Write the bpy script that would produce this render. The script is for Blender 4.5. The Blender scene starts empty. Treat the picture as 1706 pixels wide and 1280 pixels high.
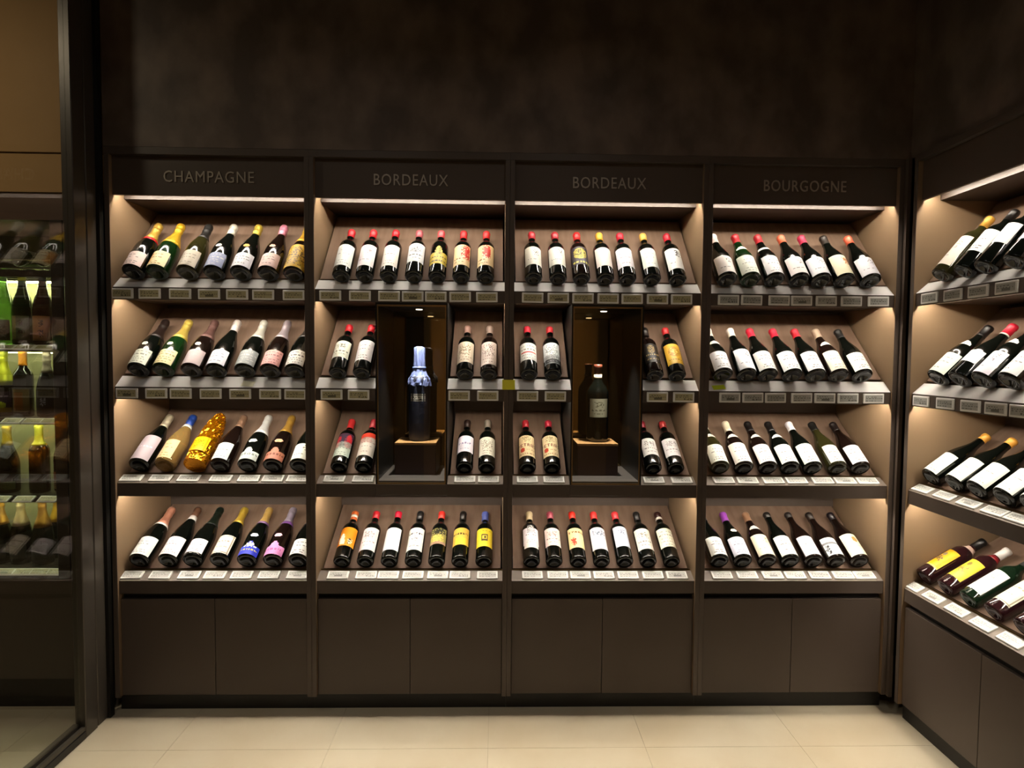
import bpy, math, random
from math import sin, cos, pi, radians as rad
from mathutils import Matrix, Vector
random.seed(7)
S = bpy.context.scene
COL = S.collection
# ------------------------------------------------------------------ camera
FPX = 978.97
CAM = Vector((-0.0427, -2.5413, 1.5679))
YAW, PITCH, ROLL = -0.0226, -0.045, 0.0087
fw = Vector((sin(-YAW)*cos(PITCH), cos(YAW)*cos(PITCH), sin(PITCH)))
r0 = fw.cross(Vector((0, 0, 1))).normalized()
u0 = r0.cross(fw)
RT = r0*cos(ROLL) + u0*sin(ROLL)
UP = -r0*sin(ROLL) + u0*cos(ROLL)
cd = bpy.data.cameras.new('camera'); cam = bpy.data.objects.new('camera', cd); COL.objects.link(cam)
cd.sensor_width = 36; cd.lens = 36*FPX/1706; cd.clip_start = .02
cam.matrix_world = Matrix(((RT.x, UP.x, -fw.x, CAM.x), (RT.y, UP.y, -fw.y, CAM.y), (RT.z, UP.z, -fw.z, CAM.z), (0, 0, 0, 1)))
S.camera = cam
# ------------------------------------------------------------------ world, exposure, unseen room lights
S.view_settings.view_transform = 'Standard'; S.view_settings.look = 'None'
S.view_settings.exposure = 0; S.view_settings.gamma = 1; S.view_settings.use_curve_mapping = False
W_ = bpy.data.worlds.new('world'); S.world = W_; W_.use_nodes = True
W_.node_tree.nodes['Background'].inputs[0].default_value = (.9, .8, .7, 1)
W_.node_tree.nodes['Background'].inputs[1].default_value = .0
S.cycles.max_bounces = 7; S.cycles.diffuse_bounces = 3; S.cycles.glossy_bounces = 4; S.cycles.transmission_bounces = 6
S.cycles.transparent_max_bounces = 8; S.cycles.caustics_reflective = False; S.cycles.caustics_refractive = False
S.cycles.sample_clamp_indirect = 4; S.cycles.use_denoising = True
LED_POWER = 150
def area(name, loc, size, power, col, rot=(0, 0, 0), spread=180):
    l = bpy.data.lights.new(name, 'AREA'); l.shape = 'DISK'; l.size = size; l.energy = power; l.color = col; l.spread = rad(spread)
    o = bpy.data.objects.new(name, l); o.location = loc; o.rotation_euler = rot; COL.objects.link(o)
WARM = (1, .86, .68)
for i, (x, y, p) in enumerate(((-.9, -1.5, 2.6), (.35, -1.5, 2.6), (-.9, -3.2, 5), (.6, -3.2, 5))):
    area('unseen_room_light', (x, y, 3.3), .16, p, (1, .92, .82), spread=150)
area('unseen_room_light', (-2.6, -1.1, 3.3), .2, 12, (1, .84, .62))  # added light, brightens the bulkhead above the cooler
area('unseen_room_light', (.1, -4.5, 3.3), .16, 14, WARM, spread=100)  # added light, brightens the rear plaster that the niche mirrors reflect
# ------------------------------------------------------------------ helpers
def lin(h):
    if not isinstance(h, str): return h
    o = []
    for i in (0, 2, 4):
        c = int(h[i:i+2], 16)/255
        o.append(c/12.92 if c <= .04045 else ((c+.055)/1.055)**2.4)
    return tuple(o)
MATS = {}
def mat(name, col, rough=.5, metal=0., spec=.5, trans=0., emit=None, bump=None, var=None, coat=0.):
    if name in MATS: return MATS[name]
    m = bpy.data.materials.new(name); m.use_nodes = True; nt = m.node_tree; b = nt.nodes['Principled BSDF']
    c = lin(col)
    b.inputs['Base Color'].default_value = (*c, 1); b.inputs['Roughness'].default_value = rough
    b.inputs['Metallic'].default_value = metal; b.inputs['Specular IOR Level'].default_value = spec
    b.inputs['Transmission Weight'].default_value = trans; b.inputs['Coat Weight'].default_value = coat
    if emit: b.inputs['Emission Color'].default_value = (*lin(emit[0]), 1); b.inputs['Emission Strength'].default_value = emit[1]
    if bump or var: tc = nt.nodes.new('ShaderNodeTexCoord')
    if var:   # (scale xyz, amount, second colour)
        mp = nt.nodes.new('ShaderNodeMapping'); mp.inputs['Scale'].default_value = var[0]
        nz = nt.nodes.new('ShaderNodeTexNoise'); nz.inputs['Scale'].default_value = 1; nz.inputs['Detail'].default_value = 5
        rp = nt.nodes.new('ShaderNodeValToRGB'); rp.color_ramp.elements[0].position = .38; rp.color_ramp.elements[1].position = .66
        rp.color_ramp.elements[0].color = (*c, 1); rp.color_ramp.elements[1].color = (*lin(var[1]), 1)
        nt.links.new(tc.outputs['Object'], mp.inputs[0]); nt.links.new(mp.outputs[0], nz.inputs['Vector'])
        nt.links.new(nz.outputs[0], rp.inputs[0]); nt.links.new(rp.outputs[0], b.inputs['Base Color'])
    if bump:  # (scale, strength)
        nz = nt.nodes.new('ShaderNodeTexNoise'); nz.inputs['Scale'].default_value = bump[0]; nz.inputs['Detail'].default_value = 4
        bp = nt.nodes.new('ShaderNodeBump'); bp.inputs['Strength'].default_value = bump[1]; bp.inputs['Distance'].default_value = .004
        nt.links.new(tc.outputs['Object'], nz.inputs['Vector']); nt.links.new(nz.outputs[0], bp.inputs['Height'])
        nt.links.new(bp.outputs[0], b.inputs['Normal'])
    MATS[name] = m; return m
def thin_glass(name, tint, boost=1.):
    m = bpy.data.materials.new(name); m.use_nodes = True; nt = m.node_tree; nt.nodes.clear()
    out = nt.nodes.new('ShaderNodeOutputMaterial'); mix = nt.nodes.new('ShaderNodeMixShader')
    tr = nt.nodes.new('ShaderNodeBsdfTransparent'); tr.inputs[0].default_value = (*tint, 1)
    gl = nt.nodes.new('ShaderNodeBsdfGlossy'); gl.inputs['Roughness'].default_value = .01
    fr = nt.nodes.new('ShaderNodeFresnel'); fr.inputs[0].default_value = 1.5
    mu = nt.nodes.new('ShaderNodeMath'); mu.operation = 'MULTIPLY'; mu.inputs[1].default_value = boost; mu.use_clamp = True
    ge = nt.nodes.new('ShaderNodeNewGeometry'); io = nt.nodes.new('ShaderNodeMath'); io.operation = 'POWER'; ex = nt.nodes.new('ShaderNodeMath')
    ex.operation = 'MULTIPLY_ADD'; ex.inputs[1].default_value = -2; ex.inputs[2].default_value = 1; io.inputs[0].default_value = 1.5
    nt.links.new(ge.outputs['Backfacing'], ex.inputs[0]); nt.links.new(ex.outputs[0], io.inputs[1]); nt.links.new(io.outputs[0], fr.inputs[0])
    nt.links.new(fr.outputs[0], mu.inputs[0]); nt.links.new(mu.outputs[0], mix.inputs[0])
    nt.links.new(tr.outputs[0], mix.inputs[1]); nt.links.new(gl.outputs[0], mix.inputs[2]); nt.links.new(mix.outputs[0], out.inputs[0])
    return m
def print_mat(name, rough, spec=.4):
    m = mat(name, 'ffffff', rough, spec=spec); nt = m.node_tree
    a = nt.nodes.new('ShaderNodeAttribute'); a.attribute_name = 'print'
    nt.links.new(a.outputs['Color'], nt.nodes['Principled BSDF'].inputs['Base Color']); return m
M_cab = mat('dark_taupe_laminate', '50463f', .42, spec=.35, var=((3, 3, 3), '4c423b'))
M_side = mat('lit_taupe_laminate', '826c54', .4, spec=.35, var=((2, 2, 2), '7e6850'))  # same laminate as the fronts, strip light put into a brighter colour
M_door = mat('dark_taupe_door', '50463f', .45, spec=.3, var=((2, 2, 2), '4c4139'))
M_soffit = mat('shaded_soffit', '40352d', .5)  # cabinet laminate darkened, shade of the underside put into the colour
M_board = mat('brown_display_board', '7a6454', .6, spec=.3, var=((40, 6, 6), '6f5949'))
M_tray = mat('taupe_tag_tray', '7f746a', .45, spec=.35)
M_strip = mat('light_grey_shelf_strip', 'f0eeeb', .42, spec=.45)
M_dark = mat('black_recess', '14110f', .6)
M_kick = mat('black_kick', '171412', .5)
M_led = mat('led_diffuser', 'ffffff', .5, emit=((1, .9, .76), LED_POWER))
M_letter = mat('bronze_letter', 'a59b8f', .38, metal=.3)
M_wall = mat('dark_mottled_wallcovering', '51463f', .55, spec=.35, var=((6, 6, 4.5), '74665c'), bump=(30, .1))
M_beige = mat('beige_plaster', 'b08a55', .7, var=((1.5, 1.5, 1.5), 'a8834f'))
M_floor = mat('beige_stone_tile', 'c9bea6', .38, spec=.35, var=((2.2, 2.2, 2.2), 'c1b398'))
M_grout = mat('tile_joint', 'a59a84', .8)
M_jamb = mat('dark_bronze_aluminium', '4a443d', .35, metal=.35)
M_black = mat('black_aluminium', '191816', .35, metal=.3)
M_mirror = mat('bronze_mirror', 'a08c66', .04, metal=1.)
M_grey = mat('grey_niche_floor', '55504c', .35)
M_bronze = mat('bronze_trim', '9a7d52', .3, metal=.8)
M_pane = thin_glass('clear_glass', (.93, .94, .92), 1.6)
M_pane2 = thin_glass('niche_glass', (.95, .95, .94), 1.)
M_tag = mat('white_tag_plastic', 'f4f3ee', .4)
M_tagp = print_mat('tag_print', .3)
M_print = print_mat('label_paper', .45)
M_gloss = print_mat('label_gloss', .2, .5)
GLASS = {
    'dark': mat('dark_green_glass', (.0022, .003, .0022), .08, spec=.6),
    'brown': mat('dark_brown_glass', (.007, .0035, .0025), .08, spec=.6),
    'green': mat('green_glass', (.004, .02, .004), .08, spec=.6),
    'olive': mat('olive_glass', (.02, .018, .005), .06, spec=.6),
    'amber': mat('amber_wine_glass', (.75, .46, .14), .04, trans=.75),
    'plum': mat('plum_wine_glass', (.035, .01, .012), .04, trans=.4),
    'lime': mat('lime_green_glass', (.25, .62, .12), .05, trans=.8),
    'forest': mat('forest_green_glass', (.008, .022, .01), .05, trans=.3),
}
def capmat(h, foil=False):
    if max(int(h[i:i+2], 16) for i in (0, 2, 4)) < 80: return mat('dark_capsule_'+h, tuple(c*.35 for c in lin(h)), .35, spec=.4)
    return mat(('foil_' if foil else 'capsule_')+h, h, .3 if foil else .38, metal=.45 if foil else .1, bump=(260, .5) if foil else None)

def link(o, parent=None):
    COL.objects.link(o)
    if parent: o.parent = parent
    return o
def mesh(name, verts, faces, m, parent=None, smooth=False, loc=None):
    me = bpy.data.meshes.new(name); me.from_pydata(verts, [], faces)
    if smooth: me.polygons.foreach_set('use_smooth', [True]*len(me.polygons))
    me.materials.append(m); me.update()
    o = bpy.data.objects.new(name, me); link(o, parent)
    if loc: o.location = loc
    return o
class MB:
    def __init__(s): s.v = []; s.f = []
    def add(s, v, f):
        n = len(s.v); s.v += [tuple(p) for p in v]; s.f += [tuple(i+n for i in q) for q in f]
    def box(s, x0, x1, y0, y1, z0, z1, b=0.0):
        if b <= 0:
            s.add([(x, y, z) for z in (z0, z1) for y in (y0, y1) for x in (x0, x1)],
                  [(0, 2, 3, 1), (4, 5, 7, 6), (0, 1, 5, 4), (2, 6, 7, 3), (0, 4, 6, 2), (1, 3, 7, 5)])
        else:   # chamfered vertical and horizontal front edges
            ring = lambda e, z: [(x0+e, y0+b, z), (x0+e+b, y0, z), (x1-e-b, y0, z), (x1-e, y0+b, z), (x1-e, y1, z), (x0+e, y1, z)]
            v = [(x0+b, y0+b, z0), (x0+b, y0+b, z0), (x1-b, y0+b, z0), (x1-b, y0+b, z0), (x1-b, y1, z0), (x0+b, y1, z0)] + ring(0, z0+b) + ring(0, z1-b) + \
                [(x0+b, y0+b, z1), (x0+b, y0+b, z1), (x1-b, y0+b, z1), (x1-b, y0+b, z1), (x1-b, y1, z1), (x0+b, y1, z1)]
            f = [(5, 4, 3, 2, 1, 0), (18, 19, 20, 21, 22, 23)]
            for k in range(3):
                for i in range(6):
                    j = (i+1) % 6; f.append((k*6+i, k*6+j, k*6+6+j, k*6+6+i))
            s.add(v, f)
    def prism(s, x0, x1, prof):
        """profile of (y,z) points extruded along x"""
        n = len(prof)
        s.add([(x0, y, z) for y, z in prof] + [(x1, y, z) for y, z in prof],
              [tuple(range(n)), tuple(range(2*n-1, n-1, -1))] + [(i, i+n, (i+1) % n+n, (i+1) % n) for i in range(n)])
    def build(s, name, m, parent=None, smooth=False):
        return mesh(name, s.v, s.f, m, parent, smooth)
def fix(o):
    import bmesh
    bm = bmesh.new(); bm.from_mesh(o.data); bmesh.ops.remove_doubles(bm, verts=bm.verts, dist=1e-6)
    bmesh.ops.recalc_face_normals(bm, faces=bm.faces); bm.to_mesh(o.data); bm.free(); return o
def boxo(name, x0, x1, y0, y1, z0, z1, m, parent=None, b=0.0):
    mb = MB(); mb.box(x0, x1, y0, y1, z0, z1, b); return fix(mb.build(name, m, parent))
def lathe(prof, n=28):
    v = []; f = []; rows = []
    for r, z in prof:
        if r < 1e-6: rows.append([len(v)]); v.append((0, 0, z))
        else:
            rows.append(list(range(len(v), len(v)+n)))
            v += [(r*sin(2*pi*i/n), -r*cos(2*pi*i/n), z) for i in range(n)]
    for a, b in zip(rows, rows[1:]):
        if len(a) == 1 and len(b) == 1: continue
        for i in range(n):
            j = (i+1) % n
            if len(a) == 1: f.append((a[0], b[j], b[i]))
            elif len(b) == 1: f.append((a[i], a[j], b[0]))
            else: f.append((a[i], a[j], b[j], b[i]))
    return v, f
def tag(o, label, cat, group=None):
    o['label'] = label; o['category'] = cat
    if group: o['group'] = group
    return o
def struct(o): o['kind'] = 'structure'; return o
def empty(name, loc, rz=0):
    o = bpy.data.objects.new(name, None); o.empty_display_size = .05; o.location = loc; o.rotation_euler = (0, 0, rz); COL.objects.link(o); return o
# ------------------------------------------------------------------ dimensions
W = .85; DEP = .42
KICK, DOOR0, DOOR1 = .072, .075, .503
#        fascia bottom, fascia top, base contact (y,z), tilt of the board, ledge kind
ROWS = {1: (1.800, 1.853, (.028, 1.8795), 50, 'strip'), 2: (1.376, 1.429, (.034, 1.4630), 45, 'strip'),
        3: (.957, 1.014, (.0695, 1.0425), 37, 'tray'), 4: (.530, .586, (.0695, .6145), 31, 'tray')}
HB, HT, FT = 2.241, 2.405, 2.434
XR, YR = 1.717, -.062
ceil_of = {1: HB, 2: ROWS[1][0], 3: ROWS[2][0], 4: ROWS[3][0]}
# ------------------------------------------------------------------ room shell
fl = struct(boxo('floor', -4.2, 2.3, -5.0, .62, -.06, -.004, M_grout))
TS = .635; jx = -.075; jy = -.25
for i in range(-7, 4):
    for j in range(-3, 2):
        x0 = jx+i*TS; y0 = jy+j*TS
        if x0 > 2.2: continue
        boxo('floor_tile', x0+.0006, x0+TS-.0006, y0+.0006, min(y0+TS-.0006, .6), -.0035, 0, M_floor, fl)
boxo('floor_finish', -4.2, 2.3, -5.0, jy-3*TS-.002, -.0035, 0, M_floor, fl)
struct(boxo('ceiling', -4.2, 2.3, -5.0, .62, 3.36, 3.42, mat('dark_ceiling', '3a3430', .7)))
struct(boxo('wall_back', -1.70, 2.3, -.012, .30, FT+.001, 3.359, M_wall))
struct(boxo('wall_right', XR+.006, 2.3, -5.0, -.0125, FT+.001, 3.359, M_wall))
struct(boxo('wall_outer', 2.18, 2.3, -5.0, .62, 0, FT, M_dark))
struct(boxo('wall_behind', -4.2, 2.3, .47, .62, 0, 3.359, M_dark))
wr = struct(boxo('wall_rear', -4.2, 2.3, -5.12, -5.0, 0, 3.359, M_dark))
boxo('plaster_panel', -1.0, 1.35, -4.999, -4.97, 0, 3.3, M_beige, wr)
struct(boxo('wall_left', -4.32, -4.2, -5.0, .62, 0, 3.359, M_beige))
bk = struct(boxo('wall_bulkhead', -4.2, -1.712, 0, .3, 2.41, 3.359, M_beige))
boxo('plaster_band', -4.2, -1.712, .006, .3, 2.246, 2.404, M_beige, bk)
# ------------------------------------------------------------------ cabinets
def shelf(root, row, x0, x1, lit=True):
    """one shelf: fascia and underside box in one, with ledge, display board, led strip as its own pieces"""
    fb, ft, (cy, cz), t, kind = ROWS[row]; tr = rad(t)
    mb = MB()
    mb.box(x0, x1, .0, .012, fb, ft)                       # fascia
    mb.box(x0, x1, .088, DEP-.012, fb+.009, fb+.024)       # underside
    mb.box(x0, x1, .0125, .0875, fb+.036, fb+.040)         # lamp channel
    mb.box(x0, x1, .083, .0875, fb+.009, fb+.036)
    sh = fix(mb.build('shelf', M_cab, root))
    if lit: boxo('led_strip', x0+.012, x1-.012, .022, .032, fb+.026, fb+.0285, M_led, sh)
    cbig = .41; top = ceil_of[row]+.004
    L = min((cbig-cy)/cos(tr), (top-cz-.012)/sin(tr))
    P = lambda s, h: (cy+s*cos(tr)-h*sin(tr), cz+s*sin(tr)+h*cos(tr))
    s0 = .030 if kind == 'strip' else .004
    g = .008
    mb = MB(); mb.prism(x0+g, x1-g, [P(s0, 0), P(L, 0), P(L, -.008), P(s0, -.008)]); fix(mb.build('display_board', M_board, sh))
    mb = MB()
    if kind == 'strip':
        mb.prism(x0, x1, [(0, ft+.0005), (.0505, ft+.0445), (.0545, ft+.0405), (.006, ft+.0005)])
        fix(mb.build('front_strip', M_strip, sh))
    else:
        mb.prism(x0, x1, [(0, ft+.0005), (.052, ft+.0283), (.054, ft+.0248), (.006, ft+.0005)])
        fix(mb.build('tag_tray', M_tray, sh))
        mb = MB(); n = (-sin(tr), cos(tr)); q = (.0655, cz-.012)
        mb.prism(x0, x1, [(q[0]-.0015, q[1]), (q[0]-.0015, cz+.0015), (q[0]+.0008, cz+.0015), (q[0]+.0008, q[1])])
        fix(mb.build('stop_rail', M_bronze, sh))
    return sh
def lettering(txt, width, x, z, parent):
    cu = bpy.data.curves.new('lettering', 'FONT'); cu.body = txt; cu.extrude = .002; cu.size = .066; cu.align_x = 'CENTER'; cu.space_character = 1.12
    cu.resolution_u = 3
    o = bpy.data.objects.new('lettering_curve', cu); COL.objects.link(o)
    dg = bpy.context.evaluated_depsgraph_get(); me = bpy.data.meshes.new_from_object(o.evaluated_get(dg)); COL.objects.unlink(o); bpy.data.objects.remove(o)
    xs = [v.co.x for v in me.vertices]; k = width/(max(xs)-min(xs)); ym = max(v.co.y for v in me.vertices)
    ky = .047/ym
    for v in me.vertices: v.co = Vector((v.co.x*k, -v.co.z, v.co.y*ky))
    me.materials.clear(); me.materials.append(M_letter)
    o = bpy.data.objects.new('lettering', me); link(o, parent); o.location = (x, .0085, z); return o
def cabinet(loc, rz, label, txt=None, tw=0, niche=None, left_end=False):
    root = empty('wine_cabinet', loc, rz)
    tag(root, label, 'cabinet', 'wine display cabinets along the walls')
    h = W/2-.0003; xi = h-.02
    for a, b in ((-h, -xi), (xi, h)):
        sp = boxo('side_panel', a, b, -.0098, DEP, KICK+.001, FT-.0295, M_side, root)
        boxo('shaded_front_edge', a, b, -.012, -.0099, KICK+.001, FT-.0295, M_cab, sp, .0008)  # thin front added to the panel, its shade put into a darker colour
    boxo('back_panel', -xi, xi, DEP-.01, DEP, KICK, FT-.03, M_cab, root)
    boxo('top_rail', -h, h, -.012, .03, HT, FT, M_cab, root)
    hp = boxo('header_panel', -xi, xi, .010, .021, HB, HT-.002, M_door, root)
    if txt: lettering(txt, tw, 0, 2.297, hp)
    mb = MB(); mb.box(-xi, xi, .088, DEP-.012, HB+.002, HB+.02); mb.box(-xi, xi, .0215, .0875, HB+.026, HB+.046); mb.box(-xi, xi, .088, .094, HB+.02, HB+.046)
    cp = fix(mb.build('top_soffit', M_soffit, root))
    boxo('led_strip', -xi+.012, xi-.012, .026, .036, HB+.022, HB+.0245, M_led, cp)
    boxo('plinth', -h, h, .028, .06, 0, KICK, M_kick, root)
    boxo('door_recess', -xi, xi, .03, .06, KICK, ROWS[4][0]-.0005, M_dark, root)
    for a, b in ((-xi+.0015, -.0012), (.0012, xi-.0015)):
        boxo('door', a, b, .006, .024, DOOR0, DOOR1, M_door, root, .001)
    for row in (1, 2, 3, 4):
        if niche and row in (2, 3):
            if row == 2:
                shelf(root, 2, -xi, niche[0]-.0005); shelf(root, 2, niche[1]+.0005, xi)
            else:   # the third shelf's own fascia runs through under the niche
                shelf(root, 3, -xi, niche[0]-.0005); shelf(root, 3, niche[1]+.0005, xi)
                sh = boxo('niche_base', niche[0], niche[1], 0, DEP-.012, ROWS[3][0]+.009, ROWS[3][1]-.002, M_cab, root)
                boxo('led_strip', niche[0]+.01, niche[1]-.01, .022, .032, ROWS[3][0]+.004, ROWS[3][0]+.0085, M_led, sh)
                boxo('fascia', niche[0], niche[1], 0, .012, ROWS[3][0], ROWS[3][0]+.0085, M_cab, sh)
        else: shelf(root, row, -xi, xi, row < 4)
    if niche:
        a, b = niche; z0, z1 = ROWS[3][1]-.0015, ROWS[1][0]-.0006
        nb = boxo('niche', a+.006, b-.006, .02, DEP-.03, z0, z0+.012, M_grey, root)
        boxo('niche_wall', a, a+.006, .004, DEP-.014, z0, z1, M_black, nb); boxo('niche_wall', b-.006, b, .004, DEP-.014, z0, z1, M_black, nb)
        boxo('mirror_back', a+.0065, b-.0065, DEP-.024, DEP-.016, z0+.0125, z1-.008, M_mirror, nb)
        boxo('niche_top', a+.006, b-.006, .004, DEP-.015, z1-.008, z1, M_black, nb)
        mb = MB(); mb.box(a+.006, b-.006, .006, .012, z0, z0+.006); mb.box(a+.006, b-.006, .006, .012, z1-.016, z1-.0085)
        mb.box(b-.011, b-.0065, .006, .012, z0+.006, z1-.016); mb.box(a+.0065, a+.011, .006, .012, z0+.006, z1-.016)
        mb.build('trim_frame', M_bronze, nb)
        mb = MB(); mb.box(a+.011, b-.011, .008, .011, z0+.006, z1-.016); mb.build('glass_pane', M_pane2, nb)
        v, f = lathe([(0, 0), (.017, 0), (.02, .002), (.024, .0025), (.024, .006), (0, .006)], 20)
        d = mesh('downlight', [(x, y, -z) for x, y, z in v], [q[::-1] for q in f], M_bronze, nb, loc=((a+b)/2+.01, .17, z1-.0085))
        v, f = lathe([(0, 0), (.015, 0), (.015, .002), (0, .002)], 16)
        e = mesh('downlight_lamp', v, f, mat('downlight_glow', 'ffffff', .5, emit=((1, .9, .75), 4)), nb, loc=((a+b)/2+.01, .17, z1-.0172))
        l = bpy.data.lights.new('niche_spot', 'SPOT'); l.energy = 46; l.color = (1, .93, .82); l.spot_size = rad(64); l.spot_blend = .7; l.shadow_soft_size = .014
        lo = bpy.data.objects.new('niche_spot', l); link(lo, root); lo.location = ((a+b)/2+.01, .17, z1-.02); lo.rotation_euler = (rad(-3), 0, 0)
    return root
HALF = .293
BAYS = {}
BAYS['c'] = cabinet((-1.5*W, 0, 0), 0, 'tall dark cabinet lettered CHAMPAGNE beside the glass partition', 'CHAMPAGNE', .378)
BAYS['b'] = cabinet((-.5*W, 0, 0), 0, 'dark cabinet lettered BORDEAUX with the blue-wrapped bottle in its niche', 'BORDEAUX', .315, (-.149, .160))
BAYS['d'] = cabinet((.5*W, 0, 0), 0, 'dark cabinet lettered BORDEAUX with the dark magnum in its niche', 'BORDEAUX', .315, (-.153, .160))
BAYS['g'] = cabinet((1.5*W, 0, 0), 0, 'dark cabinet lettered BOURGOGNE next to the corner', 'BOURGOGNE', .360)
BAYS['r'] = cabinet((XR, YR-W/2, 0), -pi/2, 'dark cabinet on the side wall beyond the corner, header without lettering')
boxo('corner_post', 1.7005, XR-.0005, -.03, .4, KICK+.001, FT, M_cab); tag(bpy.data.objects['corner_post'], 'narrow dark filler post in the corner between two cabinets', 'post')
MAT_BAY = {k: Matrix.Translation(o.location) @ Matrix.Rotation(o.rotation_euler.z, 4, 'Z') for k, o in BAYS.items()}
def ray(u, v): return fw + RT*((u-853)/FPX) - UP*((v-640)/FPX)
def local_x(bay, u, v, y):
    """where the sight line through a photo point meets the plane at depth y of that bay"""
    inv = MAT_BAY[bay].inverted(); o = inv @ CAM; d = inv.to_3x3() @ ray(u, v)
    return (o + d*((y-o.y)/d.y)).x
# ------------------------------------------------------------------ bottles
PROF = {
    'B': [(0, .024), (.022, .005), (.030, 0), (.0362, .003), (.0372, .010), (.0372, .100), (.0372, .184), (.0358, .195), (.031, .207), (.023, .219), (.0172, .230), (.0150, .243), (.0146, .284), (.0160, .286), (.0160, .296), (.0148, .300), (0, .300)],
    'C': [(0, .026), (.027, .004), (.036, 0), (.0432, .005), (.0445, .018), (.0445, .128), (.0425, .152), (.037, .178), (.029, .205), (.0212, .230), (.0170, .250), (.0155, .268), (.0172, .271), (.0172, .281), (.0150, .285), (.0168, .290), (.0178, .306), (.0150, .315), (0, .317)],
    'G': [(0, .024), (.025, .004), (.034, 0), (.0402, .005), (.0412, .014), (.0412, .126), (.0398, .141), (.0352, .162), (.0282, .185), (.0216, .206), (.0173, .224), (.0152, .246), (.0147, .280), (.0162, .282), (.0162, .290), (.0150, .295), (0, .295)],
    'S': [(0, .006), (.030, 0), (.036, .004), (.0375, .014), (.0375, .165), (.0360, .180), (.030, .205), (.022, .230), (.0165, .255), (.0145, .275), (.0145, .300), (.0165, .302), (.0165, .312), (.0150, .318), (0, .318)],
    'M': [(0, .03), (.03, .006), (.042, 0), (.0505, .004), (.052, .014), (.052, .225), (.0495, .240), (.042, .256), (.030, .272), (.0215, .288), (.0185, .305), (.0178, .345), (.0198, .348), (.0198, .360), (.018, .365), (0, .365)],
}
PROF['B'] = [(r*1.03, z) for r, z in PROF['B']]; PROF['G'] = [(r*1.05, z) for r, z in PROF['G']]
def prof_r(sh, s):
    p = PROF[sh]; p = p[next(i for i, q in enumerate(p) if q[0] > .03 and q[1] >= 0 and i > 1):]
    for (r1, z1), (r2, z2) in zip(p, p[1:]):
        if z1 <= s <= z2: return r1+(r2-r1)*(s-z1)/max(z2-z1, 1e-6)
    return p[-2][0]
MESHES = {}
def shared(key, build):
    if key not in MESHES: MESHES[key] = build()
    return MESHES[key]
def mk(name, vf, m, smooth=True):
    me = bpy.data.meshes.new(name); me.from_pydata(vf[0], [], vf[1]); me.materials.append(m)
    if smooth: me.polygons.foreach_set('use_smooth', [True]*len(me.polygons))
    me.update(); return me
def sleeve(sh, s0, s1, off=.0007, closed=True):
    p = [(prof_r(sh, s0)-.0002, s0), (prof_r(sh, s0)+off, s0)]
    p += [(r+off, z) for r, z in PROF[sh] if s0+.002 < z < s1-.002 and r > .012]
    H = PROF[sh][-1][1]
    if s1 >= H-.002: p += [(PROF[sh][-2][0]+off, H+off), (0, H+off)]
    else: p += [(prof_r(sh, s1)+off, s1), (prof_r(sh, s1)-.0002, s1)]
    return lathe(p, 24)
FONT = {'A': '010101111101101', 'B': '110101110101110', 'C': '011100100100011', 'D': '110101101101110', 'E': '111100110100111', 'G': '011100101101011', 'H': '101101111101101',
        'I': '111010010010111', 'L': '100100100100111', 'M': '101111111101101', 'N': '110101101101101', 'O': '010101101101010', 'P': '110101110100100', 'R': '110101110101101',
        'S': '011100010001110', 'T': '111010010010010', 'U': '101101101101111', 'V': '101101101101010', 'X': '101101010101101'}
def raster(nu, nv, base, ops, rng):
    g = [[base]*nu for _ in range(nv)]     # row 0 at the bottom
    def put(i, j, c):
        if 0 <= i < nu and 0 <= j < nv: g[j][i] = c
    for op in ops:
        k = op[0]
        if k == 't':                       # a line of small print: v, u0, u1, colour, rows
            _, v, a, b, c, h = op; i = int(a*nu)
            while i < b*nu:
                w = rng.choice((1, 2, 2, 3))
                for q in range(w):
                    for r in range(h):
                        if rng.random() < .85: put(i+q, int(v*nv)+r, c)
                i += w+1
        elif k == 'r':
            _, a, v0, b, v1, c = op
            for j in range(int(v0*nv), int(math.ceil(v1*nv))):
                for i in range(int(a*nu), int(math.ceil(b*nu))): put(i, j, c)
        elif k == 'e':
            _, u, v, ru, rv, c = op
            for j in range(nv):
                for i in range(nu):
                    if (((i+.5)/nu-u)/ru)**2+(((j+.5)/nv-v)/rv)**2 <= 1: put(i, j, c)
        elif k == 'n':                     # engraving: u0 v0 u1 v1 colour density
            _, a, v0, b, v1, c, d = op
            for j in range(int(v0*nv), int(v1*nv)):
                for i in range(int(a*nu), int(b*nu)):
                    cu = abs((i/nu-(a+b)/2)/((b-a)/2)); cv = abs((j/nv-(v0+v1)/2)/((v1-v0)/2))
                    if rng.random() < d*(1.25-.6*(cu*cu+cv*cv)): put(i, j, c)
        elif k == 'f':
            for j in range(nv):
                for i in range(nu):
                    if i in (1, nu-2) or j in (1, nv-2): put(i, j, op[1])
        elif k == 'keep':                  # cut the label to an ellipse
            _, u, v, ru, rv = op
            for j in range(nv):
                for i in range(nu):
                    if (((i+.5)/nu-u)/ru)**2+(((j+.5)/nv-v)/rv)**2 > 1: g[j][i] = None
        elif k == 'peak':                  # pointed upper edge
            for j in range(nv):
                for i in range(nu):
                    u = abs((i+.5)/nu-.5)*2; top = .66 if u > .4 else .66+.34*(1-(u/.4)**2)
                    if (j+.5)/nv > top: g[j][i] = None
        elif k == 'w':                     # block capitals
            _, txt, v, c = op; x = (nu-4*len(txt)+1)//2; y = int(v*nv)
            for n, chh in enumerate(txt):
                for q, bit in enumerate(FONT[chh]):
                    if bit == '1': put(x+4*n+q % 3, y+4-q//3, c)
    return g
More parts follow.
